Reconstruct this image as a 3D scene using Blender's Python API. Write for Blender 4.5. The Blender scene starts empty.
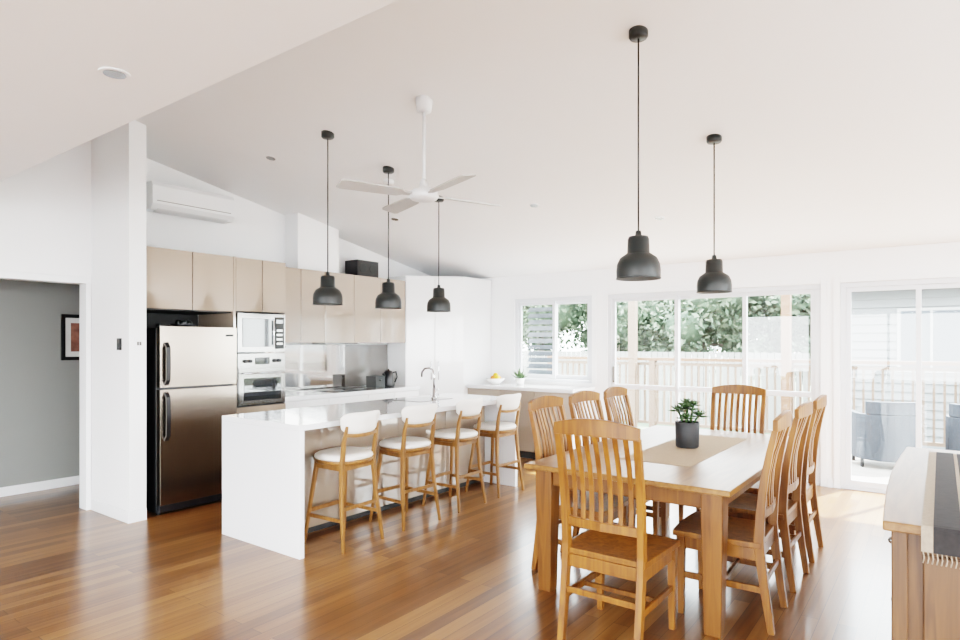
import bpy, bmesh, math, random
from mathutils import Vector, Matrix
random.seed(7)
sc = bpy.context.scene
try:
    sc.view_settings.view_transform = 'Filmic'
    sc.view_settings.look = 'High Contrast'
except Exception as ex:
    print('VIEW', ex)

# ------------------------------------------------------------------ materials
def newmat(name):
    m = bpy.data.materials.new(name); m.use_nodes = True
    nt = m.node_tree; b = nt.nodes['Principled BSDF']
    return m, nt, b
def mat(name, col, rough=0.5, metal=0.0, coat=0.0, var=0.04, scale=6.0, bump=0.0):
    m, nt, b = newmat(name)
    b.inputs['Roughness'].default_value = rough
    b.inputs['Metallic'].default_value = metal
    b.inputs['Coat Weight'].default_value = coat
    b.inputs['Coat Roughness'].default_value = 0.03
    tc = nt.nodes.new('ShaderNodeTexCoord'); nz = nt.nodes.new('ShaderNodeTexNoise')
    nz.inputs['Scale'].default_value = scale; nz.inputs['Detail'].default_value = 4
    nt.links.new(tc.outputs['Object'], nz.inputs['Vector'])
    mx = nt.nodes.new('ShaderNodeMix'); mx.data_type = 'RGBA'
    mx.inputs[6].default_value = (*[c*(1-var) for c in col], 1)
    mx.inputs[7].default_value = (*[min(1, c*(1+var)) for c in col], 1)
    nt.links.new(nz.outputs['Fac'], mx.inputs[0]); nt.links.new(mx.outputs[2], b.inputs['Base Color'])
    if bump > 0:
        bp = nt.nodes.new('ShaderNodeBump'); bp.inputs['Strength'].default_value = bump
        bp.inputs['Distance'].default_value = 0.01
        nt.links.new(nz.outputs['Fac'], bp.inputs['Height']); nt.links.new(bp.outputs['Normal'], b.inputs['Normal'])
    return m
def wood(name, c1, c2, axis='Y', rough=0.35, coat=0.0, s=1.0, spec=0.5):
    m, nt, b = newmat(name)
    b.inputs['Roughness'].default_value = rough; b.inputs['Coat Weight'].default_value = coat
    b.inputs['Coat Roughness'].default_value = 0.2; b.inputs['Specular IOR Level'].default_value = spec
    tc = nt.nodes.new('ShaderNodeTexCoord'); mp = nt.nodes.new('ShaderNodeMapping')
    sc_ = {'X': (1.5, 22, 22), 'Y': (22, 1.5, 22), 'Z': (22, 22, 1.5)}[axis]
    mp.inputs['Scale'].default_value = [k*s for k in sc_]
    nz = nt.nodes.new('ShaderNodeTexNoise'); nz.inputs['Scale'].default_value = 1.0
    nz.inputs['Detail'].default_value = 6; nz.inputs['Distortion'].default_value = 1.2
    nt.links.new(tc.outputs['Object'], mp.inputs['Vector']); nt.links.new(mp.outputs['Vector'], nz.inputs['Vector'])
    cr = nt.nodes.new('ShaderNodeValToRGB')
    cr.color_ramp.elements[0].position = 0.3; cr.color_ramp.elements[0].color = (*c1, 1)
    cr.color_ramp.elements[1].position = 0.7; cr.color_ramp.elements[1].color = (*c2, 1)
    nt.links.new(nz.outputs['Fac'], cr.inputs['Fac']); nt.links.new(cr.outputs['Color'], b.inputs['Base Color'])
    return m
def boards(name, c1, c2, c3, width, length, rough, coat, alongY=True, grain=0.7):
    m, nt, b = newmat(name)
    tc = nt.nodes.new('ShaderNodeTexCoord'); sp = nt.nodes.new('ShaderNodeSeparateXYZ'); cb = nt.nodes.new('ShaderNodeCombineXYZ')
    L = nt.links.new
    L(tc.outputs['Object'], sp.inputs[0])
    if alongY: L(sp.outputs['Y'], cb.inputs['X']); L(sp.outputs['X'], cb.inputs['Y'])
    else: L(sp.outputs['X'], cb.inputs['X']); L(sp.outputs['Y'], cb.inputs['Y'])
    br = nt.nodes.new('ShaderNodeTexBrick'); L(cb.outputs[0], br.inputs['Vector'])
    br.inputs['Scale'].default_value = 1; br.inputs['Brick Width'].default_value = length; br.inputs['Row Height'].default_value = width
    br.inputs['Mortar Size'].default_value = 0.0012; br.offset = 0.37; br.inputs['Bias'].default_value = 0.0
    br.inputs['Color1'].default_value = (0, 0, 0, 1); br.inputs['Color2'].default_value = (1, 1, 1, 1); br.inputs['Mortar'].default_value = (0.0, 0.0, 0.0, 1)
    mp = nt.nodes.new('ShaderNodeMapping'); mp.inputs['Scale'].default_value = (1.2, 26, 1); L(cb.outputs[0], mp.inputs['Vector'])
    nz = nt.nodes.new('ShaderNodeTexNoise'); nz.inputs['Scale'].default_value = 1.0; nz.inputs['Detail'].default_value = 7; nz.inputs['Distortion'].default_value = 0.9
    L(mp.outputs[0], nz.inputs['Vector'])
    ad = nt.nodes.new('ShaderNodeMath'); ad.operation = 'MULTIPLY_ADD'; ad.inputs[1].default_value = 0.6
    L(br.outputs['Color'], ad.inputs[0])
    m2 = nt.nodes.new('ShaderNodeMath'); m2.operation = 'MULTIPLY_ADD'; m2.inputs[1].default_value = grain; m2.inputs[2].default_value = 0.2-grain/2
    L(nz.outputs['Fac'], m2.inputs[0]); L(m2.outputs[0], ad.inputs[2])
    cr = nt.nodes.new('ShaderNodeValToRGB'); e = cr.color_ramp.elements
    e[0].position = 0.05; e[0].color = (*c1, 1); e[1].position = 0.95; e[1].color = (*c3, 1)
    k = e.new(0.5); k.color = (*c2, 1)
    L(ad.outputs[0], cr.inputs['Fac'])
    mx = nt.nodes.new('ShaderNodeMix'); mx.data_type = 'RGBA'; L(br.outputs['Fac'], mx.inputs[0])
    L(cr.outputs['Color'], mx.inputs[6]); mx.inputs[7].default_value = (*[c*0.4 for c in c1], 1)
    L(mx.outputs[2], b.inputs['Base Color'])
    b.inputs['Roughness'].default_value = rough; b.inputs['Coat Weight'].default_value = coat; b.inputs['Coat Roughness'].default_value = 0.14
    return m
def glassm(name, tint=(0.97, 0.99, 0.98), refl=0.04):
    m = bpy.data.materials.new(name); m.use_nodes = True; nt = m.node_tree; nt.nodes.clear()
    o = nt.nodes.new('ShaderNodeOutputMaterial'); t = nt.nodes.new('ShaderNodeBsdfTransparent'); g = nt.nodes.new('ShaderNodeBsdfGlossy'); mx = nt.nodes.new('ShaderNodeMixShader')
    t.inputs[0].default_value = (*tint, 1); g.inputs['Roughness'].default_value = 0.02; mx.inputs[0].default_value = refl
    nt.links.new(t.outputs[0], mx.inputs[1]); nt.links.new(g.outputs[0], mx.inputs[2]); nt.links.new(mx.outputs[0], o.inputs[0])
    return m

M_wall = mat('wall_white_paint', (0.86, 0.865, 0.87), 0.6, var=0.01)
M_ceil = mat('ceiling_paint', (0.86, 0.865, 0.875), 0.8, var=0.01)
M_hall = mat('hall_grey_paint', (0.27, 0.275, 0.265), 0.7, var=0.02)
M_trim = mat('trim_white', (0.84, 0.85, 0.86), 0.35, var=0.01)
M_frame = mat('window_frame_white', (0.62, 0.64, 0.67), 0.3, var=0.01)
M_floor = boards('hardwood_floor', (0.080, 0.030, 0.009), (0.195, 0.083, 0.025), (0.32, 0.158, 0.056), 0.088, 1.9, 0.28, 0.3)
M_deck = boards('deck_boards', (0.22, 0.19, 0.17), (0.27, 0.24, 0.21), (0.32, 0.29, 0.26), 0.14, 3.0, 0.6, 0.0, alongY=False)
M_stone = mat('white_stone', (0.78, 0.79, 0.81), 0.08, coat=1.0, var=0.015, scale=40)
M_cab = mat('champagne_gloss', (0.315, 0.248, 0.192), 0.05, coat=1.0, var=0.01)
M_cab.node_tree.nodes['Principled BSDF'].inputs['Coat IOR'].default_value = 1.7
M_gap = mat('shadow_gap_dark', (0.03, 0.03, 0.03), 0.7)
M_wcab = mat('white_cabinet', (0.76, 0.765, 0.77), 0.2, coat=0.5, var=0.01)
M_steel = mat('stainless_steel', (0.37, 0.315, 0.27), 0.22, metal=1.0, var=0.03, scale=2)
M_steel2 = mat('brushed_steel', (0.25, 0.245, 0.24), 0.18, metal=1.0, var=0.03)
M_splash = mat('splashback_glass', (0.40, 0.38, 0.36), 0.05, metal=0.9, coat=1.0, var=0.02)
M_chrome = mat('chrome', (0.55, 0.55, 0.57), 0.08, metal=1.0)
M_black = mat('black_plastic', (0.008, 0.008, 0.010), 0.35)
M_bglass = mat('oven_black_glass', (0.02, 0.023, 0.026), 0.04, coat=0.6)
M_grey = mat('grey_tile', (0.15, 0.14, 0.13), 0.08, coat=1.0)
M_char = mat('charcoal_metal', (0.013, 0.016, 0.016), 0.38, var=0.1)
M_shin = mat('shade_inner', (0.15, 0.15, 0.14), 0.5)
M_fanw = mat('fan_white', (0.72, 0.73, 0.74), 0.4)
M_fanb = mat('fan_blade_grey', (0.46, 0.45, 0.44), 0.5)
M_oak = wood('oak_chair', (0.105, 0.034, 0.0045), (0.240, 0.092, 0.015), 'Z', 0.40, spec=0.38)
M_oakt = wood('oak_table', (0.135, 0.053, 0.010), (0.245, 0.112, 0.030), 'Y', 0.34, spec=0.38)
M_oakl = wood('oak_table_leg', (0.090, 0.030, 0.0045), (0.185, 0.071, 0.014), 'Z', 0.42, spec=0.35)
M_stool = wood('stool_timber', (0.160, 0.068, 0.018), (0.27, 0.127, 0.040), 'Z', 0.42, spec=0.4)
M_cush = mat('white_leather', (0.70, 0.67, 0.63), 0.4)
M_sideb = wood('sideboard_timber', (0.105, 0.044, 0.015), (0.20, 0.098, 0.039), 'Y', 0.4, spec=0.4)
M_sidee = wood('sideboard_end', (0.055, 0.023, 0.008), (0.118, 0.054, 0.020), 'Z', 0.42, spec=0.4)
M_linen = mat('linen_runner', (0.36, 0.27, 0.19), 0.95, var=0.12, scale=60)
M_cloth = mat('dark_runner_cloth', (0.018, 0.016, 0.016), 0.9, var=0.6, scale=45)
M_clothb = mat('runner_border', (0.26, 0.21, 0.16), 0.9, var=0.25, scale=70)
M_pot = mat('slate_pot', (0.022, 0.024, 0.027), 0.6, var=0.2, scale=30, bump=0.3)
M_leafs = mat('succulent_green', (0.035, 0.072, 0.020), 0.45, var=0.35, scale=30)
M_leaf = mat('tree_leaf', (0.042, 0.062, 0.036), 0.8, var=0.45, scale=1.2)
M_leaf2 = mat('tree_leaf_light', (0.100, 0.120, 0.080), 0.8, var=0.35, scale=1.5)
M_bark = mat('bark', (0.06, 0.045, 0.035), 0.9, bump=0.4)
M_glass = glassm('clear_glass')
M_grass = mat('lawn', (0.08, 0.105, 0.06), 0.95, var=0.25, scale=2)
M_bounce_pave = mat('added_bounce_paving', (0.15, 0.147, 0.143), 0.9, var=0.08, scale=3)  # unseen paving, added and toned for light bounced indoors
M_neigh = mat('weatherboard_paint', (0.125, 0.128, 0.132), 0.7)
M_ntrim = mat('exterior_trim', (0.24, 0.24, 0.24), 0.6)
M_roof = mat('roof_metal', (0.12, 0.125, 0.13), 0.5)
M_rail = wood('rail_timber', (0.11, 0.050, 0.026), (0.15, 0.078, 0.045), 'X', 0.6)
M_railw = mat('baluster_timber', (0.13, 0.088, 0.064), 0.6)
M_fence = mat('fence_paint', (0.18, 0.175, 0.165), 0.8, var=0.08)
M_wick = mat('outdoor_wicker', (0.034, 0.040, 0.050), 0.8, var=0.3, scale=50, bump=0.4)
M_red = mat('fruit_orange', (0.45, 0.14, 0.015), 0.45)
M_yel = mat('fruit_yellow', (0.50, 0.31, 0.02), 0.5)
M_cer = mat('ceramic_white', (0.80, 0.80, 0.78), 0.2, coat=0.4)
M_bulb = mat('frosted_bulb', (0.85, 0.82, 0.75), 0.4)
M_art = mat('art_print', (0.25, 0.11, 0.08), 0.6, var=0.9, scale=14)
M_louv = mat('louvre_blade', (0.040, 0.048, 0.060), 0.6)

# ------------------------------------------------------------------ mesh builder
class B:
    def __init__(s): s.v=[]; s.f=[]; s.m=[]; s.s=[]; s.mats=[]
    def mi(s, m):
        if m not in s.mats: s.mats.append(m)
        return s.mats.index(m)
    def add(s, vs, fs, m, smooth=False):
        o=len(s.v); s.v += [tuple(v) for v in vs]; k=s.mi(m)
        for f in fs: s.f.append(tuple(i+o for i in f)); s.m.append(k); s.s.append(smooth)
    def box(s, x0,x1,y0,y1,z0,z1,m):
        vs=[(x,y,z) for x in (x0,x1) for y in (y0,y1) for z in (z0,z1)]
        s.add(vs,[(0,1,3,2),(4,6,7,5),(0,4,5,1),(2,3,7,6),(0,2,6,4),(1,5,7,3)],m)
    def prism(s, poly, axis, lo, hi, m, smooth=False):
        n=len(poly); vs=[]
        for k in (lo,hi):
            for a,b in poly:
                vs.append({'X':(k,a,b),'Y':(a,k,b),'Z':(a,b,k)}[axis])
        fs=[tuple(range(n)), tuple(range(2*n-1,n-1,-1))]
        s.add(vs,fs,m)
        o=len(s.v)-2*n; k=s.mi(m)
        for i in range(n):
            j=(i+1)%n; s.f.append((o+i,o+j,o+n+j,o+n+i)); s.m.append(k); s.s.append(smooth)
    def lathe(s, prof, c, m, n=28, smooth=True, cap=True):
        vs=[]; fs=[]
        for r,z in prof:
            for i in range(n):
                a=2*math.pi*i/n; vs.append((c[0]+r*math.cos(a), c[1]+r*math.sin(a), c[2]+z))
        for k in range(len(prof)-1):
            for i in range(n):
                j=(i+1)%n; fs.append((k*n+i,k*n+j,(k+1)*n+j,(k+1)*n+i))
        s.add(vs,fs,m,smooth)
        if cap:
            o=len(s.v)-len(vs); k=s.mi(m)
            for st in (0,(len(prof)-1)*n):
                s.f.append(tuple(o+st+i for i in range(n))); s.m.append(k); s.s.append(False)
    def tube(s, path, r, m, n=10):
        path=[Vector(p) for p in path]; N=len(path)
        rs = r if isinstance(r,(list,tuple)) else [r]*N
        vs=[]; fs=[]; prev=None
        for i,p in enumerate(path):
            t=(path[min(i+1,N-1)]-path[max(i-1,0)]).normalized()
            if prev is None:
                a=Vector((0,0,1)) if abs(t.z)<0.9 else Vector((1,0,0)); u=t.cross(a).normalized()
            else: u=(prev-t*prev.dot(t)).normalized()
            w=t.cross(u); prev=u
            for k in range(n):
                an=2*math.pi*k/n; vs.append(p+(u*math.cos(an)+w*math.sin(an))*rs[i])
        for i in range(N-1):
            for k in range(n):
                j=(k+1)%n; fs.append((i*n+k,i*n+j,(i+1)*n+j,(i+1)*n+k))
        s.add(vs,fs,m,True); o=len(s.v)-len(vs); q=s.mi(m)
        for st in (0,(N-1)*n): s.f.append(tuple(o+st+k for k in range(n))); s.m.append(q); s.s.append(False)
    def sweep(s, path, a, w, t, m, smooth=False):
        path=[Vector(p) for p in path]; a=Vector(a).normalized(); N=len(path)
        W = w if isinstance(w,(list,tuple)) else [w]*N; T = t if isinstance(t,(list,tuple)) else [t]*N
        vs=[]; fs=[]
        for i,p in enumerate(path):
            d=(path[min(i+1,N-1)]-path[max(i-1,0)]).normalized(); nn=d.cross(a).normalized()
            for sx,sy in ((-1,-1),(1,-1),(1,1),(-1,1)): vs.append(p+a*(sx*W[i]/2)+nn*(sy*T[i]/2))
        for i in range(N-1):
            for k in range(4):
                j=(k+1)%4; fs.append((i*4+k,i*4+j,(i+1)*4+j,(i+1)*4+k))
        fs.append((0,1,2,3)); fs.append(tuple(4*(N-1)+k for k in (3,2,1,0)))
        s.add(vs,fs,m,smooth)
    def ball(s, c, r, m, sc_=(1,1,1), n=14):
        pr=[]; vs=[]; fs=[]; R=8
        for k in range(R+1):
            th=math.pi*k/R
            for i in range(n):
                a=2*math.pi*i/n; vs.append((c[0]+r*sc_[0]*math.sin(th)*math.cos(a), c[1]+r*sc_[1]*math.sin(th)*math.sin(a), c[2]-r*sc_[2]*math.cos(th)))
        for k in range(R):
            for i in range(n):
                j=(i+1)%n; fs.append((k*n+i,k*n+j,(k+1)*n+j,(k+1)*n+i))
        s.add(vs,fs,m,True)
    def leaf(s, base, d, L, w, m, up=(0,0,1), thick=0.0):
        base=Vector(base); d=Vector(d).normalized(); side=d.cross(Vector(up))
        if side.length<1e-3: side=Vector((1,0,0))
        side.normalize(); nn=side.cross(d)
        p=[base, base+d*L*0.45+side*w/2+nn*0.0, base+d*L*0.5+nn*w*0.25, base+d*L*0.45-side*w/2, base+d*L+nn*L*0.1, base+d*L*0.5-nn*w*0.2]
        s.add(p,[(0,1,2),(0,2,3),(1,4,2),(2,4,3),(0,5,1),(0,3,5),(1,5,4),(3,4,5)],m,True)
    def mesh(s, name):
        me=bpy.data.meshes.new(name); me.from_pydata(s.v,[],s.f)
        for m in s.mats: me.materials.append(m)
        for i,p in enumerate(me.polygons): p.material_index=s.m[i]; p.use_smooth=s.s[i]
        bm=bmesh.new(); bm.from_mesh(me); bmesh.ops.recalc_face_normals(bm,faces=bm.faces); bm.to_mesh(me); bm.free(); me.update()
        return me
    def obj(s, name, loc=(0,0,0), rz=0.0, bevel=0.0, seg=2):
        return place(s.mesh(name), name, loc, rz, bevel, seg)
def place(me, name, loc=(0,0,0), rz=0.0, bevel=0.0, seg=2):
    o=bpy.data.objects.new(name, me); sc.collection.objects.link(o); o.location=loc; o.rotation_euler=(0,0,rz)
    if bevel>0:
        b=o.modifiers.new('bevel','BEVEL'); b.width=bevel; b.segments=seg; b.limit_method='ANGLE'; b.angle_limit=math.radians(50); b.harden_normals=False
    return o

# ------------------------------------------------------------------ room constants
XW=-6.15; YN=7.35; XE=3.6; YS=-4.2; EAVE=2.45; SL=0.187; YE=1.44; HS=2.60
XC=XW+0.006
def zc(y): return EAVE+SL*(YN-y)

b=B(); b.box(-7.40,XE+0.1,YS-0.1,YN+0.12,-0.12,0,M_floor); b.obj('floor')
b=B(); b.prism([(YE,zc(YE)),(YN+0.35,zc(YN+0.35)),(YN+0.35,zc(YN+0.35)+0.15),(YE,zc(YE)+0.15)],'X',XW-0.12,XE+0.1,M_ceil); b.obj('ceiling')
b=B(); b.box(XW-0.12,XE+0.1,YS-0.1,YE,HS,HS+0.12,M_ceil)
b.box(XW-0.12,XE+0.1,YE-0.12,YE-0.001,HS+0.121,zc(YE)+0.15,M_wall); b.obj('ceiling_lower')
# west wall
b=B()
b.box(XW-0.12,XW,YS,0.9,0,HS,M_wall)
b.prism([(0.9,HS),(0.9,2.04),(2.36,2.04),(2.36,zc(2.36)),(YE,zc(YE)),(YE,HS)],'X',XW-0.12,XW,M_wall)
b.prism([(2.36,0),(YN+0.12,0),(YN+0.12,zc(YN+0.12)),(2.36,zc(2.36))],'X',XW-0.12,XW,M_wall)
b.obj('wall_west')
b=B(); b.prism([(XW,0),(-5.42,0),(-5.42,zc(2.4)),(XW,zc(2.4))],'Y',2.40,2.54,M_wall); b.obj('wall_wing')
b=B(); b.box(XW+0.02,-5.42+0.012,2.388,2.399,0,0.10,M_trim); b.box(-5.419,-5.408,2.40,2.54,0,0.10,M_trim); b.obj('baseboard_wing', bevel=0.003)
b=B(); b.box(XW+0.001,XW+0.012,-4.1,0.83,0,0.10,M_trim); b.obj('baseboard_west')
b=B()
for y0,y1 in ((0.84,0.908),(2.352,2.392)): b.box(XW-0.13,XW+0.015,y0,y1,0.001,2.03,M_trim)
b.box(XW-0.13,XW+0.015,0.84,2.392,2.031,2.09,M_trim); b.obj('trim_1', bevel=0.003)
# hall
b=B(); b.box(-7.48,-7.36,-1.5,5.0,0,2.45,M_hall); b.box(-7.36,XW-0.12,4.9,5.0,0,2.45,M_hall); b.box(-7.36,XW-0.12,-1.6,-1.5,0,2.45,M_hall); b.obj('wall_hall')
b=B(); b.box(-7.48,XW-0.12,-1.6,5.0,2.45,2.5,M_ceil); b.obj('ceiling_hall')
b=B(); b.box(-7.359,-7.345,-1.5,4.9,0,0.09,M_trim); b.obj('baseboard_hall')
# window wall (north)
W1=(-4.84,-3.64,0.97,2.12); D1=(-3.42,-1.01,0.0,2.12); D2=(-0.83,1.75,0.0,2.12); ZT=2.455
b=B(); y0,y1=YN,YN+0.12
b.box(XW,W1[0],y0,y1,0,ZT,M_wall); b.box(W1[0],W1[1],y0,y1,0,W1[2],M_wall); b.box(W1[0],W1[1],y0,y1,2.12,ZT,M_wall)
b.box(W1[1],D1[0],y0,y1,0,ZT,M_wall); b.box(D1[0],D1[1],y0,y1,2.12,ZT,M_wall); b.box(D1[1],D2[0],y0,y1,0,ZT,M_wall)
b.box(D2[0],D2[1],y0,y1,2.12,ZT,M_wall); b.box(D2[1],XE,y0,y1,0,ZT,M_wall); b.obj('wall_north')
# east & south walls, large unseen openings added to let sky light in
b=B(); b.box(XE,XE+0.12,YS,-3.4,0,3.6,M_wall); b.box(XE,XE+0.12,-3.4,6.6,2.3,3.6,M_wall); b.box(XE,XE+0.12,-3.4,6.6,0,0.3,M_wall); b.box(XE,XE+0.12,6.6,YN+0.12,0,2.6,M_wall); b.box(XE,XE+0.12,1.4,1.7,0.3,2.3,M_wall); b.obj('wall_east')
b=B(); b.box(XW-0.12,-4.6,YS-0.12,YS,0,HS,M_wall); b.box(-4.6,2.4,YS-0.12,YS,2.3,HS,M_wall); b.box(2.4,XE+0.12,YS-0.12,YS,0,HS,M_wall); b.obj('wall_south')

def framed(x0,x1,z0,z1, divs, mid=None, ff=0.05, y=YN, depth=0.10, sash=0.042):
    b=B(); e=0.002
    b.box(x0+e,x0+ff,y+e,y+depth,z0+0.036,z1-ff-e,M_frame); b.box(x1-ff,x1-e,y+e,y+depth,z0+0.036,z1-ff-e,M_frame)
    b.box(x0+e,x1-e,y+e,y+depth,z1-ff,z1-e,M_frame); b.box(x0+e,x1-e,y+e,y+depth,z0+e,z0+0.034,M_frame)
    xs=[x0+ff+e]+list(divs)+[x1-ff-e]; zb=z0+0.037; zt=z1-ff-0.003
    for i in range(len(xs)-1):
        a=xs[i]-(0.02 if i>0 else 0); c=xs[i+1]+(0.02 if i<len(xs)-2 else 0); yy=y+0.018+0.036*(i%2)
        b.box(a,a+sash,yy,yy+0.03,zb,zt,M_frame); b.box(c-sash,c,yy,yy+0.03,zb,zt,M_frame)
        ia,ic=a+sash+0.0005,c-sash-0.0005
        b.box(ia,ic,yy+e,yy+0.03-e,zb,zb+sash*1.4,M_frame); b.box(ia,ic,yy+e,yy+0.03-e,zt-sash,zt,M_frame)
        if mid: b.box(ia,ic,yy+e,yy+0.03-e,mid-0.028,mid+0.028,M_frame)
        b.box(ia,ic,yy+0.013,yy+0.017,zb+sash*1.4+0.001,zt-sash-0.001,M_glass) if not mid else (b.box(ia,ic,yy+0.013,yy+0.017,zb+sash*1.4+0.001,mid-0.029,M_glass), b.box(ia,ic,yy+0.013,yy+0.017,mid+0.029,zt-sash-0.001,M_glass))
    b.box(x0-0.06,x0-e,y-0.014,y-e,z0+e,z1+0.06,M_trim); b.box(x1+e,x1+0.06,y-0.014,y-e,z0+e,z1+0.06,M_trim); b.box(x0,x1,y-0.014,y-e,z1+e,z1+0.06,M_trim)
    return b
b=framed(*W1,[-4.22])
for k in range(11):
    z=1.06+k*0.088; b.prism([(YN+0.10,z),(YN+0.105,z-0.004),(YN+0.165,z+0.055),(YN+0.16,z+0.06)],'X',-4.70,-4.30,M_louv)
b.obj('window_1')
b=framed(*D1,[-2.54,-1.77],mid=0.95); b.box(-3.345,-3.325,YN-0.02,YN+0.016,1.0,1.2,M_grey); b.obj('door_1')
b=framed(*D2,[-0.17,0.75]); b.obj('door_2')
b=B()
for x in (-4.6,-2.9,-1.1,0.6,2.34): b.box(x,x+0.06,YS-0.1,YS-0.02,0.061,2.239,M_frame)
b.box(-4.6,2.4,YS-0.1,YS-0.02,2.24,2.30,M_frame); b.box(-4.6,2.4,YS-0.1,YS-0.02,0,0.06,M_frame); b.obj('added_light_opening_south')  # unseen glazing behind the camera, added to bring skylight into the room
b=B()
for y in (-3.4,-1.8,-0.2,1.34,1.7,3.3,4.9,6.54): b.box(XE+0.02,XE+0.08,y,y+0.06,0.3,2.3,M_frame)
b.obj('added_light_opening_east')  # unseen mullions of the east opening, added for extra daylight
b=B(); b.box(-3.58,-3.49,YN-0.012,YN-0.001,0,0.09,M_trim); b.box(-0.945,-0.895,YN-0.012,YN-0.001,0,0.09,M_trim); b.obj('baseboard_north')

# ------------------------------------------------------------------ kitchen
def front_x(b, x, y0,y1,z0,z1,m,g=0.003,t=0.018):
    b.box(x-t,x,y0+g,y1-g,z0+g,z1-g,m)
XF=-5.50
b=B()
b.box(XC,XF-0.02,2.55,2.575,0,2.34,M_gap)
b.box(XC,XF,3.40,3.425,0,2.34,M_cab)
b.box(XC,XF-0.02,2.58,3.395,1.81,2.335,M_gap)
front_x(b,XF,2.56,2.99,1.80,2.34,M_cab); front_x(b,XF,2.99,3.40,1.80,2.34,M_cab)
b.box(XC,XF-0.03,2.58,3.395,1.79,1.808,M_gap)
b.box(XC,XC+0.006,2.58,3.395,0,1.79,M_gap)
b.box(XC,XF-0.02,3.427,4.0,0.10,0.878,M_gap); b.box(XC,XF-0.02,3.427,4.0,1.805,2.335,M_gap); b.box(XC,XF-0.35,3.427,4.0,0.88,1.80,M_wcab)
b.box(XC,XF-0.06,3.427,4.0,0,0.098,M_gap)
front_x(b,XF,3.425,3.72,1.81,2.34,M_cab); front_x(b,XF,3.72,4.0,1.81,2.34,M_cab)
front_x(b,XF,3.425,4.0,0.62,0.87,M_cab); front_x(b,XF,3.425,4.0,0.36,0.62,M_cab); front_x(b,XF,3.425,4.0,0.10,0.36,M_cab)
b.obj('tall_kitchen_cabinet', bevel=0.002)
b=B(); y0,y1=3.44,3.985
b.box(XF-0.30,XF+0.008,y0,y1,1.41,1.795,M_steel2); b.box(XF+0.0085,XF+0.014,y0+0.05,y1-0.14,1.46,1.745,M_bglass); b.box(XF+0.0085,XF+0.014,y1-0.125,y1-0.02,1.44,1.765,M_char)
b.box(XF+0.0145,XF+0.017,y1-0.115,y1-0.03,1.70,1.74,M_bglass)
for k in range(4): b.box(XF+0.0145,XF+0.018,y1-0.11,y1-0.04,1.48+k*0.045,1.505+k*0.045,M_steel2)
b.tube([(XF+0.03,y1-0.15,1.48),(XF+0.03,y1-0.15,1.73)],0.007,M_chrome); b.obj('microwave_oven', bevel=0.003)
b=B(); b.box(XF-0.30,XF+0.008,y0,y1,0.885,1.395,M_steel2); b.box(XF+0.0085,XF+0.018,y0+0.01,y1-0.01,0.90,1.25,M_steel2); b.box(XF+0.0185,XF+0.021,y0+0.06,y1-0.06,0.93,1.15,M_bglass)
b.tube([(XF+0.045,y0+0.04,1.20),(XF+0.045,y1-0.04,1.20)],0.009,M_chrome)
for yy in (y0+0.06,y1-0.06): b.tube([(XF+0.015,yy,1.20),(XF+0.045,yy,1.20)],0.007,M_chrome)
for k in range(4):
    yy=y0+0.08+k*0.05 if k<2 else y1-0.23+k*0.05
    b.tube([(XF+0.008,yy,1.32),(XF+0.032,yy,1.32)],0.017,M_black,14)
b.box(XF+0.0085,XF+0.011,y0+0.19,y1-0.19,1.285,1.355,M_bglass); b.obj('wall_oven', bevel=0.003)
# fridge
b=B(); fx=-5.44
b.box(-6.10,fx,2.63,3.36,0.03,1.63,M_black)
b.box(fx+0.001,fx+0.065,2.635,3.355,1.115,1.645,M_steel); b.box(fx+0.001,fx+0.065,2.635,3.355,0.10,1.095,M_steel)
b.box(fx+0.001,fx+0.03,2.65,3.34,0.03,0.09,M_black)
b.box(fx-0.02,fx+0.04,2.64,2.70,1.646,1.66,M_black)
for z0,z1 in ((1.14,1.50),(0.66,1.07)):
    b.sweep([(fx+0.066,2.685,z0),(fx+0.10,2.685,z0+0.04),(fx+0.105,2.685,(z0+z1)/2),(fx+0.10,2.685,z1-0.04),(fx+0.066,2.685,z1)],(0,1,0),0.035,0.018,M_black)
b.box(fx+0.0655,fx+0.067,3.24,3.32,1.56,1.58,M_black)
for yy in (2.68,3.3): b.tube([(-5.5,yy,0),(-5.5,yy,0.029)],0.02,M_black); b.tube([(-6.0,yy,0),(-6.0,yy,0.029)],0.02,M_black)
b.obj('refrigerator', bevel=0.008, seg=3)
b=B(); b.lathe([(0.06,0),(0.10,0.02),(0.13,0.04),(0.122,0.04),(0.09,0.02),(0.05,0.008)],(-5.62,2.98,1.633),M_black); b.ball((-5.60,2.96,1.68),0.035,M_char); b.ball((-5.63,3.02,1.68),0.036,M_char); b.ball((-5.65,2.94,1.682),0.034,M_char); b.obj('fruit_basket')
# base run
b=B()
b.box(XC,-5.56,4.003,6.11,0.10,0.888,M_wcab); b.box(XC,-5.62,4.003,6.11,0,0.098,M_gap)
yy=4.003
for w in (0.6,0.6,0.45,0.45):
    for z0,z1 in ((0.10,0.40),(0.40,0.68),(0.68,0.88)): front_x(b,-5.54,yy,yy+w,z0,z1,M_wcab)
    yy+=w
b.box(XC,-5.52,4.003,6.11,0.89,0.93,M_stone); b.obj('kitchen_base_cabinet', bevel=0.002)
b=B(); b.box(XC,XC+0.012,4.003,5.35,0.932,1.48,M_splash); b.box(XC,XC+0.012,5.351,6.11,0.932,1.48,M_grey); b.obj('splashback')
b=B(); b.box(-6.02,-5.62,4.75,5.35,0.931,0.938,M_bglass)
for cx,cy in ((-5.92,4.9),(-5.92,5.2),(-5.72,4.9),(-5.72,5.2)): b.lathe([(0.07,0.009),(0.07,0.0095)],(cx,cy,0.93),M_char)
b.obj('cooktop', bevel=0.002)
b=B(); XU=-5.78
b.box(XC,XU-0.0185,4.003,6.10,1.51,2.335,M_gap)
yy=4.003
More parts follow.
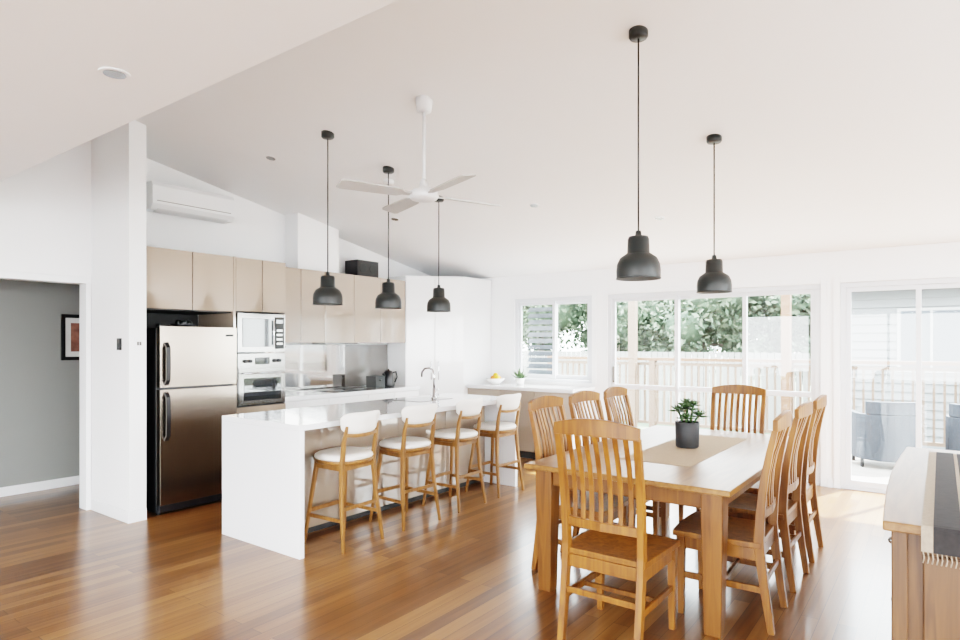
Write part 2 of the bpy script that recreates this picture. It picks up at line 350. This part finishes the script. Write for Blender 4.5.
for w in (0.40,0.34,0.45,0.45,0.457): front_x(b,XU,yy,yy+w,1.50,2.34,M_cab); yy+=w
b.box(XC+0.05,XU-0.05,4.8,5.3,1.485,1.509,M_steel2); b.obj('upper_kitchen_cabinet', bevel=0.002)
b=B(); b.prism([(4.45,2.342),(5.05,2.342),(5.05,zc(5.05)),(4.45,zc(4.45))],'X',XW+0.001,-5.90,M_wall); b.obj('rangehood_duct_cover')
b=B(); b.box(-6.05,-5.82,5.28,5.64,2.342,2.54,M_black)
b.box(-5.8195,-5.815,5.29,5.63,2.352,2.53,M_gap); b.tube([(-5.822,5.37,2.44),(-5.81,5.37,2.44)],0.06,M_char,18); b.tube([(-5.822,5.54,2.44),(-5.81,5.54,2.44)],0.06,M_char,18); b.obj('speaker', bevel=0.006)
# corner pantry
b=B()
P=[(-6.14,6.12),(-5.80,6.12),(-5.25,6.69),(-5.25,7.34),(-6.14,7.34)]
b.prism(P,'Z',0.0,2.41,M_wcab)
d=Vector((0.55,0.57,0)).normalized(); nrm=Vector((d.y,-d.x,0)); L=math.hypot(0.55,0.57); s0=Vector((-5.80,6.12,0))
def dpanel(a,c,z0,z1):
    p=[s0+d*a+nrm*0.001, s0+d*c+nrm*0.001, s0+d*c+nrm*0.02, s0+d*a+nrm*0.02]; b.prism([(q.x,q.y) for q in p],'Z',z0,z1,M_wcab)
dpanel(0.01,L/2-0.004,0.12,2.39); dpanel(L/2+0.004,L-0.01,0.12,2.39)
for a in (L/2-0.05,L/2+0.05):
    p=s0+d*a+nrm*0.035; b.tube([(p.x,p.y,1.0),(p.x,p.y,1.25)],0.006,M_chrome)
b.obj('pantry_cupboard', bevel=0.002)
# bench along window wall
b=B(); b.box(-5.243,-3.62,6.79,YN-0.003,0.10,0.888,M_wcab); b.box(-5.243,-3.66,6.85,YN-0.003,0,0.098,M_gap)
for k in range(3):
    x0=-5.243+k*0.541; b.box(x0+0.003,x0+0.538,6.77,6.788,0.10,0.88,M_cab)
b.box(-5.243,-3.60,6.74,YN-0.003,0.89,0.93,M_stone); b.obj('window_bench_cabinet', bevel=0.002)

# island
IX0,IX1,IY0,IY1=-4.53,-3.56,2.70,5.45
b=B()
b.box(IX0,IX1,IY0,IY1,0.89,0.93,M_stone); b.box(IX0,IX1,IY0,IY0+0.04,0,0.8895,M_stone); b.box(IX0,IX1,IY1-0.04,IY1,0,0.8895,M_stone)
b.box(IX0+0.03,-3.97,IY0+0.041,IY1-0.041,0.10,0.888,M_wcab); b.box(IX0+0.08,-4.0,IY0+0.041,IY1-0.041,0,0.099,M_gap)
n=4; w=(IY1-IY0-0.08)/n
for k in range(n):
    y=IY0+0.04+k*w; b.box(-3.969,-3.952,y+0.002,y+w-0.002,0.06,0.885,M_cab); b.box(IX0+0.01,IX0+0.029,y+0.002,y+w-0.002,0.10,0.88,M_cab)
b.box(-4.38,-4.02,4.45,4.95,0.9302,0.933,M_steel2)
b.obj('kitchen_island', bevel=0.0025)
b=B(); c=(-4.13,4.78)
b.lathe([(0.028,0),(0.028,0.012),(0.018,0.02),(0.016,0.11)],(c[0],c[1],0.9335),M_chrome)
b.tube([(c[0],c[1],1.03),(c[0],c[1],1.18),(c[0]-0.02,c[1],1.225),(c[0]-0.07,c[1],1.245),(c[0]-0.13,c[1],1.235),(c[0]-0.165,c[1],1.20),(c[0]-0.17,c[1],1.15)],0.011,M_chrome)
b.tube([(c[0],c[1],1.0),(c[0],c[1]+0.07,1.03)],0.007,M_chrome); b.obj('kitchen_faucet')

# kettle, toaster
b=B(); c=(-5.80,5.80,0.931)
b.lathe([(0.075,0),(0.078,0.015),(0.08,0.03),(0.072,0.13),(0.058,0.19),(0.045,0.205),(0.012,0.212),(0.012,0.225),(0.004,0.23)],c,M_black)
b.tube([(c[0]+0.02,c[1]+0.06,c[2]+0.18),(c[0]+0.03,c[1]+0.11,c[2]+0.19),(c[0]+0.035,c[1]+0.125,c[2]+0.12),(c[0]+0.025,c[1]+0.09,c[2]+0.05)],0.010,M_black)
b.tube([(c[0],c[1]-0.06,c[2]+0.13),(c[0],c[1]-0.10,c[2]+0.175)],[0.02,0.012],M_black); b.obj('kettle')
b=B(); b.box(-5.9,-5.72,5.50,5.66,0.931,1.08,M_char); b.box(-5.88,-5.74,5.53,5.55,1.0805,1.083,M_black); b.box(-5.88,-5.74,5.60,5.62,1.0805,1.083,M_black); b.box(-5.719,-5.70,5.56,5.60,1.02,1.035,M_black); b.obj('toaster', bevel=0.012, seg=3)
b=B(); c=(-4.95,7.02,0.93)
b.lathe([(0.05,0.001),(0.06,0.01),(0.11,0.05),(0.13,0.08),(0.122,0.08),(0.10,0.05),(0.05,0.018),(0.01,0.016)],c,M_cer)
for i,(dx,dy,dz,mm) in enumerate([(0.04,0.02,0.085,M_red),(-0.04,0.03,0.08,M_yel),(0.0,-0.05,0.085,M_red),(0.0,0.01,0.12,M_yel),(0.06,-0.04,0.09,M_yel)]): b.ball((c[0]+dx,c[1]+dy,c[2]+dz),0.04,mm)
b.obj('fruit_bowl')
b=B(); c=(-4.58,7.08,0.931)
b.lathe([(0.045,0),(0.06,0.09),(0.053,0.09),(0.04,0.02)],c,M_cer)
for i in range(40):
    a=random.random()*6.28; e=random.uniform(0.3,1.4); b.leaf((c[0],c[1],c[2]+0.08),(math.cos(a)*math.cos(e),math.sin(a)*math.cos(e),math.sin(e)),random.uniform(0.08,0.17),0.035,M_leafs)
b.obj('potted_herb')

# AC
b=B()
b.prism([(XC,2.77),(XW+0.17,2.77),(XW+0.215,2.82),(XW+0.215,2.99),(XW+0.19,3.03),(XC,3.03)],'Y',2.84,3.68,M_trim)
b.prism([(XW+0.175,2.768),(XW+0.19,2.78),(XW+0.10,2.755),(XW+0.09,2.765)],'Y',2.90,3.62,M_fanw)
b.box(XW+0.2155,XW+0.217,2.88,3.64,2.845,2.851,M_grey); b.box(XW+0.02,XW+0.18,2.9,3.62,3.031,3.033,M_grey)
b.obj('air_conditioner', bevel=0.008, seg=3)
b=B(); b.box(-5.419,-5.412,2.44,2.51,1.44,1.55,M_trim); b.box(-5.4115,-5.408,2.46,2.475,1.48,1.51,M_grey); b.box(-5.4115,-5.408,2.48,2.495,1.48,1.51,M_grey); b.obj('wall_intercom')
b=B(); b.box(-5.60,-5.55,2.380,2.399,1.44,1.54,M_black); b.box(-5.59,-5.56,2.3785,2.3798,1.50,1.53,M_grey); b.obj('wall_intercom', bevel=0.003)  # this one is the wall intercom, black with a small grey face
# picture in hall
b=B(); x=-7.355; y0,y1,z0,z1=2.58,3.02,1.32,1.80
b.box(x,x+0.025,y0,y0+0.035,z0,z1,M_black); b.box(x,x+0.025,y1-0.035,y1,z0,z1,M_black); b.box(x,x+0.025,y0+0.036,y1-0.036,z0,z0+0.035,M_black); b.box(x,x+0.025,y0+0.036,y1-0.036,z1-0.035,z1,M_black)
b.box(x,x+0.01,y0+0.036,y1-0.036,z0+0.036,z1-0.036,M_cer); b.box(x+0.0105,x+0.012,y0+0.09,y1-0.09,z0+0.09,z1-0.09,M_art); b.obj('framed_picture')

# ------------------------------------------------------------------ pendants
def pendant(x,y,zb):
    b=B(); zt=zc(y)
    b.lathe([(0.118,0),(0.119,0.045),(0.115,0.08),(0.100,0.112),(0.072,0.132),(0.060,0.140),(0.058,0.215),(0.052,0.230),(0.018,0.234),(0.014,0.262)],(x,y,zb),M_char,32,cap=False)
    b.lathe([(0.117,0),(0.114,0.002),(0.113,0.07),(0.095,0.10),(0.05,0.13),(0.001,0.135)],(x,y,zb),M_shin,32,cap=False)
    b.lathe([(0.120,-0.003),(0.1215,0.0),(0.120,0.004),(0.1165,0.0)],(x,y,zb),M_char,32,cap=False)
    b.ball((x,y,zb+0.07),0.032,M_bulb); b.tube([(x,y,zb+0.095),(x,y,zb+0.14)],0.018,M_char)
    b.tube([(x,y,zb+0.255),(x,y,zt-0.03)],0.0050,M_black,8)
    b.lathe([(0.008,-0.042),(0.045,-0.040),(0.052,-0.030),(0.052,0.012)],(x,y,zt),M_char,24)
    return b.obj('pendant_lamp')
for y in (3.31,4.0,4.70): pendant(-4.0,y,1.815)
pendant(-1.335,3.26,1.855); pendant(-1.30,4.56,1.865)
# fan
b=B(); fxp,fyp,fz=-2.92,3.27,2.54; zt=zc(fyp)
b.lathe([(0.02,-0.09),(0.05,-0.085),(0.06,-0.03),(0.06,0.014)],(fxp,fyp,zt),M_fanw)
b.tube([(fxp,fyp,zt-0.05),(fxp,fyp,fz+0.08)],0.013,M_fanw)
b.lathe([(0.02,0.11),(0.03,0.085),(0.035,0.055),(0.08,0.04),(0.100,0.02),(0.105,-0.01),(0.09,-0.030),(0.05,-0.042),(0.01,-0.046)],(fxp,fyp,fz),M_fanw,32)
cam_yaw=math.radians(36.6)
for k in range(4):
    a=cam_yaw+math.radians(32+90*k); dv=Vector((math.cos(a),math.sin(a),0)); sd=Vector((-dv.y,dv.x,0)); aa=(sd*math.cos(0.2)+Vector((0,0,1))*math.sin(0.2))
    pts=[Vector((fxp,fyp,fz))+dv*r for r in (0.09,0.16,0.19,0.38,0.59,0.62)]
    b.sweep(pts,aa,[0.04,0.05,0.11,0.125,0.13,0.10],[0.012,0.010,0.008,0.008,0.008,0.008],M_fanb)
b.obj('ceiling_fan')
# downlights
def downlight(x,y,flat=False):
    b=B(); n=Vector((0,0,-1)) if flat else Vector((0,-SL,-1)).normalized()
    z=HS if flat else zc(y); p=Vector((x,y,z))
    b.tube([p,p+n*0.006],0.057,M_trim,24); b.tube([p+n*0.0062,p+n*0.008],0.042,M_steel2,24); b.obj('downlight')
downlight(-2.70,1.14,True); downlight(-1.2,-0.5,True); downlight(-4.6,-0.5,True)
for x,y in ((-4.9,3.4),(-4.9,5.0),(-3.2,5.2),(-2.2,5.9),(0.4,5.4),(0.4,3.0)): downlight(x,y)
b=B(); b.tube([(-3.9,3.95,zc(3.95)),(-3.9,3.94,zc(3.95)-0.04)],[0.055,0.045],M_trim,20)
b.box(-3.905,-3.895,3.93,3.95,zc(3.95)-0.043,zc(3.95)-0.041,M_grey); b.obj('smoke_detector', loc=(-0.3,0.25,-SL*0.25))

# ------------------------------------------------------------------ bar stools
def stool_mesh():
    b=B(); ax=(1,0,0)
    for sx in (-1,1):
        b.sweep([(sx*0.205,-0.215,0),(sx*0.178,-0.170,0.35),(sx*0.160,-0.155,0.62),(sx*0.163,-0.178,0.78),(sx*0.158,-0.205,0.90)],ax,[0.020,0.026,0.030,0.026,0.018],[0.020,0.028,0.032,0.026,0.016],M_stool,True)
        b.sweep([(sx*0.205,0.20,0),(sx*0.165,0.150,0.40),(sx*0.140,0.125,0.62)],ax,[0.020,0.026,0.030],[0.020,0.026,0.030],M_stool,True)
        b.sweep([(sx*0.187,-0.185,0.22),(sx*0.187,0.178,0.22)],(0,0,1),0.026,0.016,M_stool)
        b.sweep([(sx*0.158,-0.15,0.59),(sx*0.145,0.13,0.59)],(0,0,1),0.04,0.018,M_stool)
    b.sweep([(-0.185,0.173,0.25),(0.185,0.173,0.25)],(0,0,1),0.030,0.018,M_stool); b.sweep([(-0.182,-0.178,0.30),(0.182,-0.178,0.30)],(0,0,1),0.026,0.016,M_stool)
    b.sweep([(-0.15,0.128,0.59),(0.15,0.128,0.59)],(0,0,1),0.04,0.018,M_stool); b.sweep([(-0.15,-0.15,0.59),(0.15,-0.15,0.59)],(0,0,1),0.04,0.018,M_stool)
    def rr(rx,ry,z,n=36,e=2.6):
        out=[]
        for i in range(n):
            a=2*math.pi*i/n; c_,s_=math.cos(a),math.sin(a)
            out.append((math.copysign(abs(c_)**(2/e),c_)*rx, math.copysign(abs(s_)**(2/e),s_)*ry-0.01, z))
        return out
    def stack(rings,m):
        n=len(rings[0]); vs=[p for r in rings for p in r]; fs=[]
        for k in range(len(rings)-1):
            for i in range(n):
                j=(i+1)%n; fs.append((k*n+i,k*n+j,(k+1)*n+j,(k+1)*n+i))
        fs.append(tuple(range(n))); fs.append(tuple((len(rings)-1)*n+i for i in range(n)))
        b.add(vs,fs,m,True)
    stack([rr(0.175,0.175,0.605),rr(0.195,0.19,0.612),rr(0.205,0.197,0.625),rr(0.203,0.196,0.640)],M_stool)
    stack([rr(0.196,0.190,0.6405),rr(0.206,0.198,0.652),rr(0.202,0.194,0.672),rr(0.180,0.172,0.686),rr(0.12,0.11,0.690),rr(0.03,0.03,0.690)],M_cush)
    nx,nz=16,8; vs=[];fs=[]
    for side in (0,1):
        for k in range(nz+1):
            tz=-1+2*k/nz
            for i in range(nx+1):
                tx=-1+2*i/nx
                wv=0.205*(1-0.14*(1-tz)/2); hx=(1-abs(tx)**4)**0.5 if abs(tx)<1 else 0
                z=0.92+tz*0.085*(0.45+0.55*hx)-0.010*(1-tx*tx)*(1 if tz>0 else -0.5)
                y=-0.235+0.060*tx*tx-0.02*(tz*0.5)
                edge=min(1,(1-max(abs(tx),abs(tz)))*4)
                th=0.006+0.012*edge
                vs.append((tx*wv,y+(th if side else -th),z))
    n1=(nx+1)*(nz+1)
    for side in (0,1):
        for k in range(nz):
            for i in range(nx):
                a=side*n1+k*(nx+1)+i; fs.append((a,a+1,a+nx+2,a+nx+1))
    for k in range(nz):
        for i in (0,nx): a=k*(nx+1)+i; fs.append((a,a+nx+1,a+nx+1+n1,a+n1))
    for i in range(nx):
        for k in (0,nz): a=k*(nx+1)+i; fs.append((a,a+1,a+1+n1,a+n1))
    b.add(vs,fs,M_cush,True)
    b.sweep([(-0.165,-0.188,0.835),(-0.09,-0.215,0.828),(0,-0.224,0.826),(0.09,-0.215,0.828),(0.165,-0.188,0.835)],(0,0,1),0.026,0.016,M_stool,True)
    return b.mesh('bar_stool')
sm=stool_mesh()
for y,r in ((3.15,3),(3.82,-4),(4.48,2),(5.13,-2)): place(sm,'bar_stool',(-3.63,y,0),math.radians(90+r),0.003)

# ------------------------------------------------------------------ dining chair
def chair_mesh():
    b=B(); X=(1,0,0); Z=(0,0,1)
    def back_y(z):
        t=(z-0.45)/0.63; return -0.205-0.085*t-0.02*math.sin(math.pi*t)*-1
    for sx in (-1,1):
        pth=[(sx*0.200,-0.265,0),(sx*0.200,-0.235,0.2),(sx*0.200,-0.210,0.40),(sx*0.200,-0.205,0.48)]+[(sx*(0.200+0.008*k/5),back_y(0.48+0.57*k/5),0.48+0.57*k/5) for k in range(1,6)]
        b.sweep(pth,X,[0.034]*3+[0.036]+[0.034]*5,[0.034,0.042,0.048,0.048,0.044,0.040,0.036,0.032,0.028],M_oak)
        b.sweep([(sx*0.205,0.195,0),(sx*0.205,0.195,0.25),(sx*0.205,0.195,0.4315)],X,[0.030,0.038,0.044],[0.030,0.038,0.044],M_oak)
        b.box(sx*0.203-0.010,sx*0.203+0.010,-0.19,0.175,0.365,0.43,M_oak)
        b.box(sx*0.203-0.009,sx*0.203+0.009,-0.225,0.18,0.20,0.235,M_oak)
    b.box(-0.185,0.185,0.185,0.205,0.365,0.43,M_oak); b.box(-0.185,0.185,-0.215,-0.195,0.365,0.43,M_oak); b.box(-0.193,0.193,-0.03,-0.012,0.205,0.23,M_oak)
    b.box(-0.185,0.185,-0.238,-0.222,0.24,0.27,M_oak)
    nx,ny=10,10; vs=[];fs=[]
    for lay in (0,1):
        for j in range(ny+1):
            for i in range(nx+1):
                tx=-1+2*i/nx; ty=-1+2*j/ny
                w=0.222+0.014*(ty+1)/2; y=0.01+ty*0.225+(0.015*(1-tx*tx) if ty>0.9 else 0)
                dip=0.010*(1-tx*tx)*(1-ty*ty)
                vs.append((tx*w,y,(0.462-dip) if lay else 0.432))
    n1=(nx+1)*(ny+1)
    for lay in (0,1):
        for j in range(ny):
            for i in range(nx): a=lay*n1+j*(nx+1)+i; fs.append((a,a+1,a+nx+2,a+nx+1))
    for j in range(ny):
        for i in (0,nx): a=j*(nx+1)+i; fs.append((a,a+nx+1,a+nx+1+n1,a+n1))
    for i in range(nx):
        for j in (0,ny): a=j*(nx+1)+i; fs.append((a,a+1,a+1+n1,a+n1))
    b.add(vs,fs,M_oak)
    N=12; pts=[];W=[]
    for k in range(N+1):
        t=-1+2*k/N; pts.append((t*0.224, back_y(1.06)-0.020*(1-t*t), 1.075+0.018*(1-t*t))); W.append(0.058+0.026*(1-t*t))
    b.sweep(pts,Z,W,0.026,M_oak)
    b.sweep([(-0.200,back_y(0.60),0.60),(0,back_y(0.60)-0.018,0.60),(0.200,back_y(0.60),0.60)],Z,0.045,0.022,M_oak)
    for k in range(7):
        t=-1+2*k/6; x=t*0.150; cy=-0.017*(1-t*t)
        b.sweep([(x,back_y(z)+cy+0.016*math.sin(math.pi*(z-0.6)/0.45),z) for z in (0.60,0.70,0.80,0.90,1.05)],X,0.025,0.010,M_oak)
    return b.mesh('dining_chair')
cm=chair_mesh()
def chair(x,y,face,j=0): place(cm,'dining_chair',(x,y,0),face+math.radians(j),0.003)
chair(-1.335,3.02,0,0)
for y,j in ((3.72,1),(4.28,-2),(4.86,1)): chair(-1.90,y,-math.pi/2,j)
for y,j in ((3.65,2),(4.32,-1),(4.96,0)): chair(-0.97,y,math.pi/2,j)
chair(-1.42,5.44,math.pi,1)

# table
b=B(); TX0,TX1,TY0,TY1=-2.03,-0.83,3.18,5.36
b.box(TX0,TX1,TY0,TY1,0.738,0.77,M_oakt)
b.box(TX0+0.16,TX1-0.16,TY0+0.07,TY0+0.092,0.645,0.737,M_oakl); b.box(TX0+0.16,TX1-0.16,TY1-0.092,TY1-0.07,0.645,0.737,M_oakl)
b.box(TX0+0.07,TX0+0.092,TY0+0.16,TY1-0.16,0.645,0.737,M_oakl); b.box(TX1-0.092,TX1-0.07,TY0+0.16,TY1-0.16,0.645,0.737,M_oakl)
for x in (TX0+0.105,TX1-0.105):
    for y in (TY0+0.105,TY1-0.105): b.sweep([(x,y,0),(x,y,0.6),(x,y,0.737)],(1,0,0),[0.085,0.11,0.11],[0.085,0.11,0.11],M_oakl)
b.obj('dining_table', bevel=0.006)
b=B(); b.box(-1.62,-1.18,3.66,5.0,0.7702,0.7725,M_linen); b.obj('table_runner')
# succulent pot
b=B(); c=(-1.42,4.34,0.7727)
b.lathe([(0.07,0),(0.078,0.01),(0.082,0.175),(0.078,0.18),(0.072,0.175),(0.070,0.16),(0.001,0.16)],c,M_pot)
for (ox,oy,oz,R) in ((0,0,0.27,0.10),(0.07,0.03,0.22,0.075),(-0.07,0.02,0.25,0.08),(0.01,-0.06,0.21,0.075),(-0.02,0.05,0.30,0.07),(0.05,-0.02,0.30,0.06)):
    b.tube([(c[0]+ox*0.4,c[1]+oy*0.4,c[2]+0.155),(c[0]+ox,c[1]+oy,c[2]+oz)],0.008,M_leafs,6)
    for ring,(e,cnt,l) in enumerate(((-0.1,9,1.0),(0.45,8,0.9),(0.9,6,0.7),(1.3,4,0.5))):
        for i in range(cnt):
            a=2*math.pi*i/cnt+ring*0.5+ox*30; b.leaf((c[0]+ox,c[1]+oy,c[2]+oz),(math.cos(a)*math.cos(e),math.sin(a)*math.cos(e),math.sin(e)),R*l,R*0.30,M_leafs)
b.obj('potted_succulent')

# sideboard
b=B(); x0,x1,y0,y1=-0.17,0.36,2.70,4.72; H=0.85
poly=[]
for k in range(13):
    t=k/12; poly.append((x0-0.0-0.03*math.sin(math.pi*t),y0+t*(y1-y0)))
poly+= [(x1,y1),(x1,y0)]
b.prism(poly,'Z',H-0.035,H,M_sideb)
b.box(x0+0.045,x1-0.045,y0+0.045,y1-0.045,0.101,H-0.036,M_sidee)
b.box(x0+0.02,x1-0.0,y0+0.02,y1-0.02,0.05,0.10,M_sideb)
for x in (x0+0.05,x1-0.05):
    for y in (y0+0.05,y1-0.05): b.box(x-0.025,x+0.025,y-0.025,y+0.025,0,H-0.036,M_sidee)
for k in range(4):
    a=y0+0.09+k*0.462; b.box(x0+0.025,x0+0.044,a+0.005,a+0.445,0.60,0.79,M_sideb); b.box(x0+0.025,x0+0.044,a+0.005,a+0.445,0.13,0.59,M_sideb)
    b.ball((x0+0.012,a+0.225,0.70),0.014,M_steel2); b.ball((x0+0.012,a+0.40,0.40),0.014,M_steel2)
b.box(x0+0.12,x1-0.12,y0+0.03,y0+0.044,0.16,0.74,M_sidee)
b.obj('sideboard', bevel=0.005)
b=B(); rw0,rw1=-0.055,0.285
stripes_=[(0.0,0.035,M_clothb),(0.035,0.115,M_cloth),(0.115,0.13,M_clothb),(0.13,0.21,M_cloth),(0.21,0.225,M_clothb),(0.225,0.305,M_cloth),(0.305,0.34,M_clothb)]
for a,c_,mm in stripes_:
    xm=rw0+(a+c_)/2
    b.sweep([(xm,2.686,0.765),(xm,2.687,0.80),(xm,2.689,0.845),(xm,2.696,0.853),(xm,2.72,0.8545),(xm,3.6,0.8545),(xm,4.55,0.8545)],(1,0,0),c_-a-0.0005,0.004,mm)
for k in range(26):
    x=rw0+0.006+k*0.0131; b.tube([(x,2.686,0.765),(x+0.003,2.684,0.745),(x-0.001,2.685,0.725)],0.0024,M_clothb,5)
b.obj('sideboard_runner')

# ------------------------------------------------------------------ exterior
b=B(); b.box(-8,5.5,YN+0.12,10.4,-0.15,-0.03,M_deck); b.obj('deck_floor')
b=B(); b.box(-60,60,10.4,80,-0.75,-0.7,M_grass); b.box(-60,-7.6,-30,10.4,-0.75,-0.7,M_grass); b.box(5.5,60,-30,10.4,-0.75,-0.7,M_bounce_pave); b.box(-7.6,5.5,-30,YS-0.3,-0.75,-0.7,M_bounce_pave); b.obj('ground')  # paved areas are out of view, added to bounce daylight onto the ceiling
b=B()
b.box(-6,5.4,10.22,10.34,1.20,1.25,M_rail); b.box(-6,5.4,10.26,10.30,0.12,0.17,M_railw); b.box(-6,5.4,10.26,10.30,1.12,1.17,M_railw)
x=-5.95
while x<5.4: b.box(x,x+0.03,10.265,10.295,0.171,1.119,M_railw); x+=0.115
for x in (-6,-4,-1.87,0.2,2.4,5.3): b.box(x,x+0.10,10.225,10.335,-0.1,1.199,M_railw)
b.obj('deck_railing')
b=B(); b.box(-1.90,-1.78,10.05,10.17,-0.03,3.1,M_rail); b.box(-4.3,-4.18,10.05,10.17,-0.03,3.1,M_railw); b.box(2.3,2.42,10.05,10.17,-0.03,3.1,M_rail); b.box(-4.4,2.6,10.03,10.19,3.101,3.25,M_railw)
b.obj('pergola_posts')
b=B(); x=-16
while x<-2.6: b.box(x,x+0.14,17.0,17.03,-0.7,1.25,M_fence); x+=0.16
b.box(-16,-2.6,17.031,17.08,0.7,0.78,M_fence); b.box(-16,-2.6,17.031,17.08,-0.3,-0.22,M_fence); b.obj('garden_fence')
b=B(); nx0,nx1,ny=-1.5,8.0,14.2
z=-0.7
while z<2.5: b.prism([(ny-0.001,z),(ny-0.04,z),(ny-0.006,z+0.158),(ny-0.001,z+0.158)],'X',nx0,nx1,M_neigh); z+=0.16
b.box(nx0,nx1,ny,ny+5,-0.7,2.6,M_neigh)
b.prism([(ny-0.45,2.55),(ny+2.7,3.6),(ny+5.5,2.55),(ny+5.5,2.65),(ny+2.7,3.72),(ny-0.45,2.67)],'X',nx0-0.4,nx1+0.4,M_roof)
b.box(nx0-0.4,nx1+0.4,ny-0.55,ny-0.452,2.52,2.66,M_ntrim)
for xx in (-0.6,2.2):
    b.box(xx-0.06,xx+1.0,ny-0.06,ny,0.95,2.15,M_ntrim); b.box(xx,xx+0.94,ny-0.07,ny-0.05,1.0,2.1,M_louv); b.box(xx+0.45,xx+0.49,ny-0.08,ny-0.05,1.0,2.1,M_ntrim)
b.obj('neighbour_house')
# outdoor chairs
def outchair():
    b=B()
    b.box(-0.29,0.29,-0.26,0.30,0.251,0.42,M_wick)
    n=14; out=[]; inn=[]
    for k in range(n+1):
        a=math.pi*(k/n); out.append((-0.36*math.cos(a)*1.0,-0.05-0.33*math.sin(a)))
        inn.append((-0.30*math.cos(a),-0.05-0.27*math.sin(a)))
    b.prism([(-0.36,0.30)]+out+[(0.36,0.30),(0.30,0.30)]+inn[::-1]+[(-0.30,0.30)],'Z',0.10,0.66,M_wick)
    b.prism(out[3:12]+inn[3:12][::-1],'Z',0.661,0.82,M_wick)
    for x in (-0.3,0.3):
        for y in (-0.2,0.25): b.tube([(x,y,0),(x,y,0.12)],0.02,M_black)
    b.box(-0.27,0.27,-0.24,0.28,0.421,0.48,M_wick)
    return b.mesh('outdoor_armchair')
oc=outchair()
place(oc,'outdoor_armchair',(-0.55,9.25,-0.03),0.3,0.01); place(oc,'outdoor_armchair',(0.42,9.35,-0.03),-0.3,0.01)
# trees
def tree(x,y,h,r,seed,m1,m2):
    rnd=random.Random(seed); b=B()
    b.tube([(x,y,-0.72),(x+0.1,y,h*0.3),(x-0.05,y+0.1,h*0.62)],[0.18,0.14,0.07],M_bark)
    blobs=[]
    for i in range(14):
        a=rnd.random()*6.28; rr=rnd.uniform(0.1,0.85)*r; blobs.append((x+rr*math.cos(a),y+rr*math.sin(a),h*rnd.uniform(0.25,0.85),r*rnd.uniform(0.30,0.5)))
    for (bx,by,bz,br) in blobs:
        b.tube([(x,y,h*0.35),((x+bx)/2,(y+by)/2,(h*0.35+bz)/2+0.1),(bx,by,bz)],[0.06,0.04,0.015],M_bark,6)
        b.ball((bx,by,bz),br*0.55,m1,(1,1,0.85),12)
        for k in range(520):
            u=Vector((rnd.gauss(0,1),rnd.gauss(0,1),rnd.gauss(0,1))).normalized(); p=Vector((bx,by,bz))+u*br*rnd.uniform(0.5,1.15)
            t=Vector((rnd.gauss(0,1),rnd.gauss(0,1),rnd.gauss(0,1))).normalized(); s_=u.cross(t).normalized(); L=rnd.uniform(0.06,0.13)
            b.add([p-t*L,p+s_*L*0.5,p+t*L,p-s_*L*0.5],[(0,1,2,3)],m1 if rnd.random()<0.5 else m2)
    b.obj('tree')
for i,(x,y,h,r) in enumerate([(-13,21.5,4.8,2.6),(-9.5,20.8,4.4,2.3),(-6.4,20.5,4.2,2.2),(-4.4,22.5,4.6,2.3),(-16.5,24,5.4,3.0),(-2.9,21.2,3.6,1.6),(-11.5,26,5.6,2.8),(-7.8,25.5,5.2,2.6)]): tree(x,y,h,r,i,M_leaf,M_leaf2)

# ------------------------------------------------------------------ light
w=bpy.data.worlds.new('World'); sc.world=w; w.use_nodes=True; nt=w.node_tree
bg=nt.nodes['Background']; tc=nt.nodes.new('ShaderNodeTexCoord'); sp=nt.nodes.new('ShaderNodeSeparateXYZ'); cr=nt.nodes.new('ShaderNodeValToRGB')
nt.links.new(tc.outputs['Generated'],sp.inputs[0]); nt.links.new(sp.outputs['Z'],cr.inputs[0]); nt.links.new(cr.outputs[0],bg.inputs[0])
cr.color_ramp.elements[0].color=(0.95,0.98,1.0,1); cr.color_ramp.elements[1].color=(0.77,0.885,1.0,1)
bg.inputs[1].default_value=23.5
sl=bpy.data.lights.new('sun','SUN'); sl.energy=52; sl.angle=math.radians(1.5); sl.color=(1,0.98,0.95)
so=bpy.data.objects.new('sun',sl); sc.collection.objects.link(so)
so.rotation_euler=Vector((-0.22,-0.55,-0.80)).to_track_quat('-Z','Y').to_euler(); so.location=(0,12,12)

# ------------------------------------------------------------------ camera
cd=bpy.data.cameras.new('camera'); cd.sensor_width=36; cd.lens=620/960*36; cd.shift_y=23/960; cd.clip_end=300
co=bpy.data.objects.new('camera',cd); sc.collection.objects.link(co); co.location=(0,0,1.5); co.rotation_euler=(math.radians(90),0,math.radians(36.6)); sc.camera=co
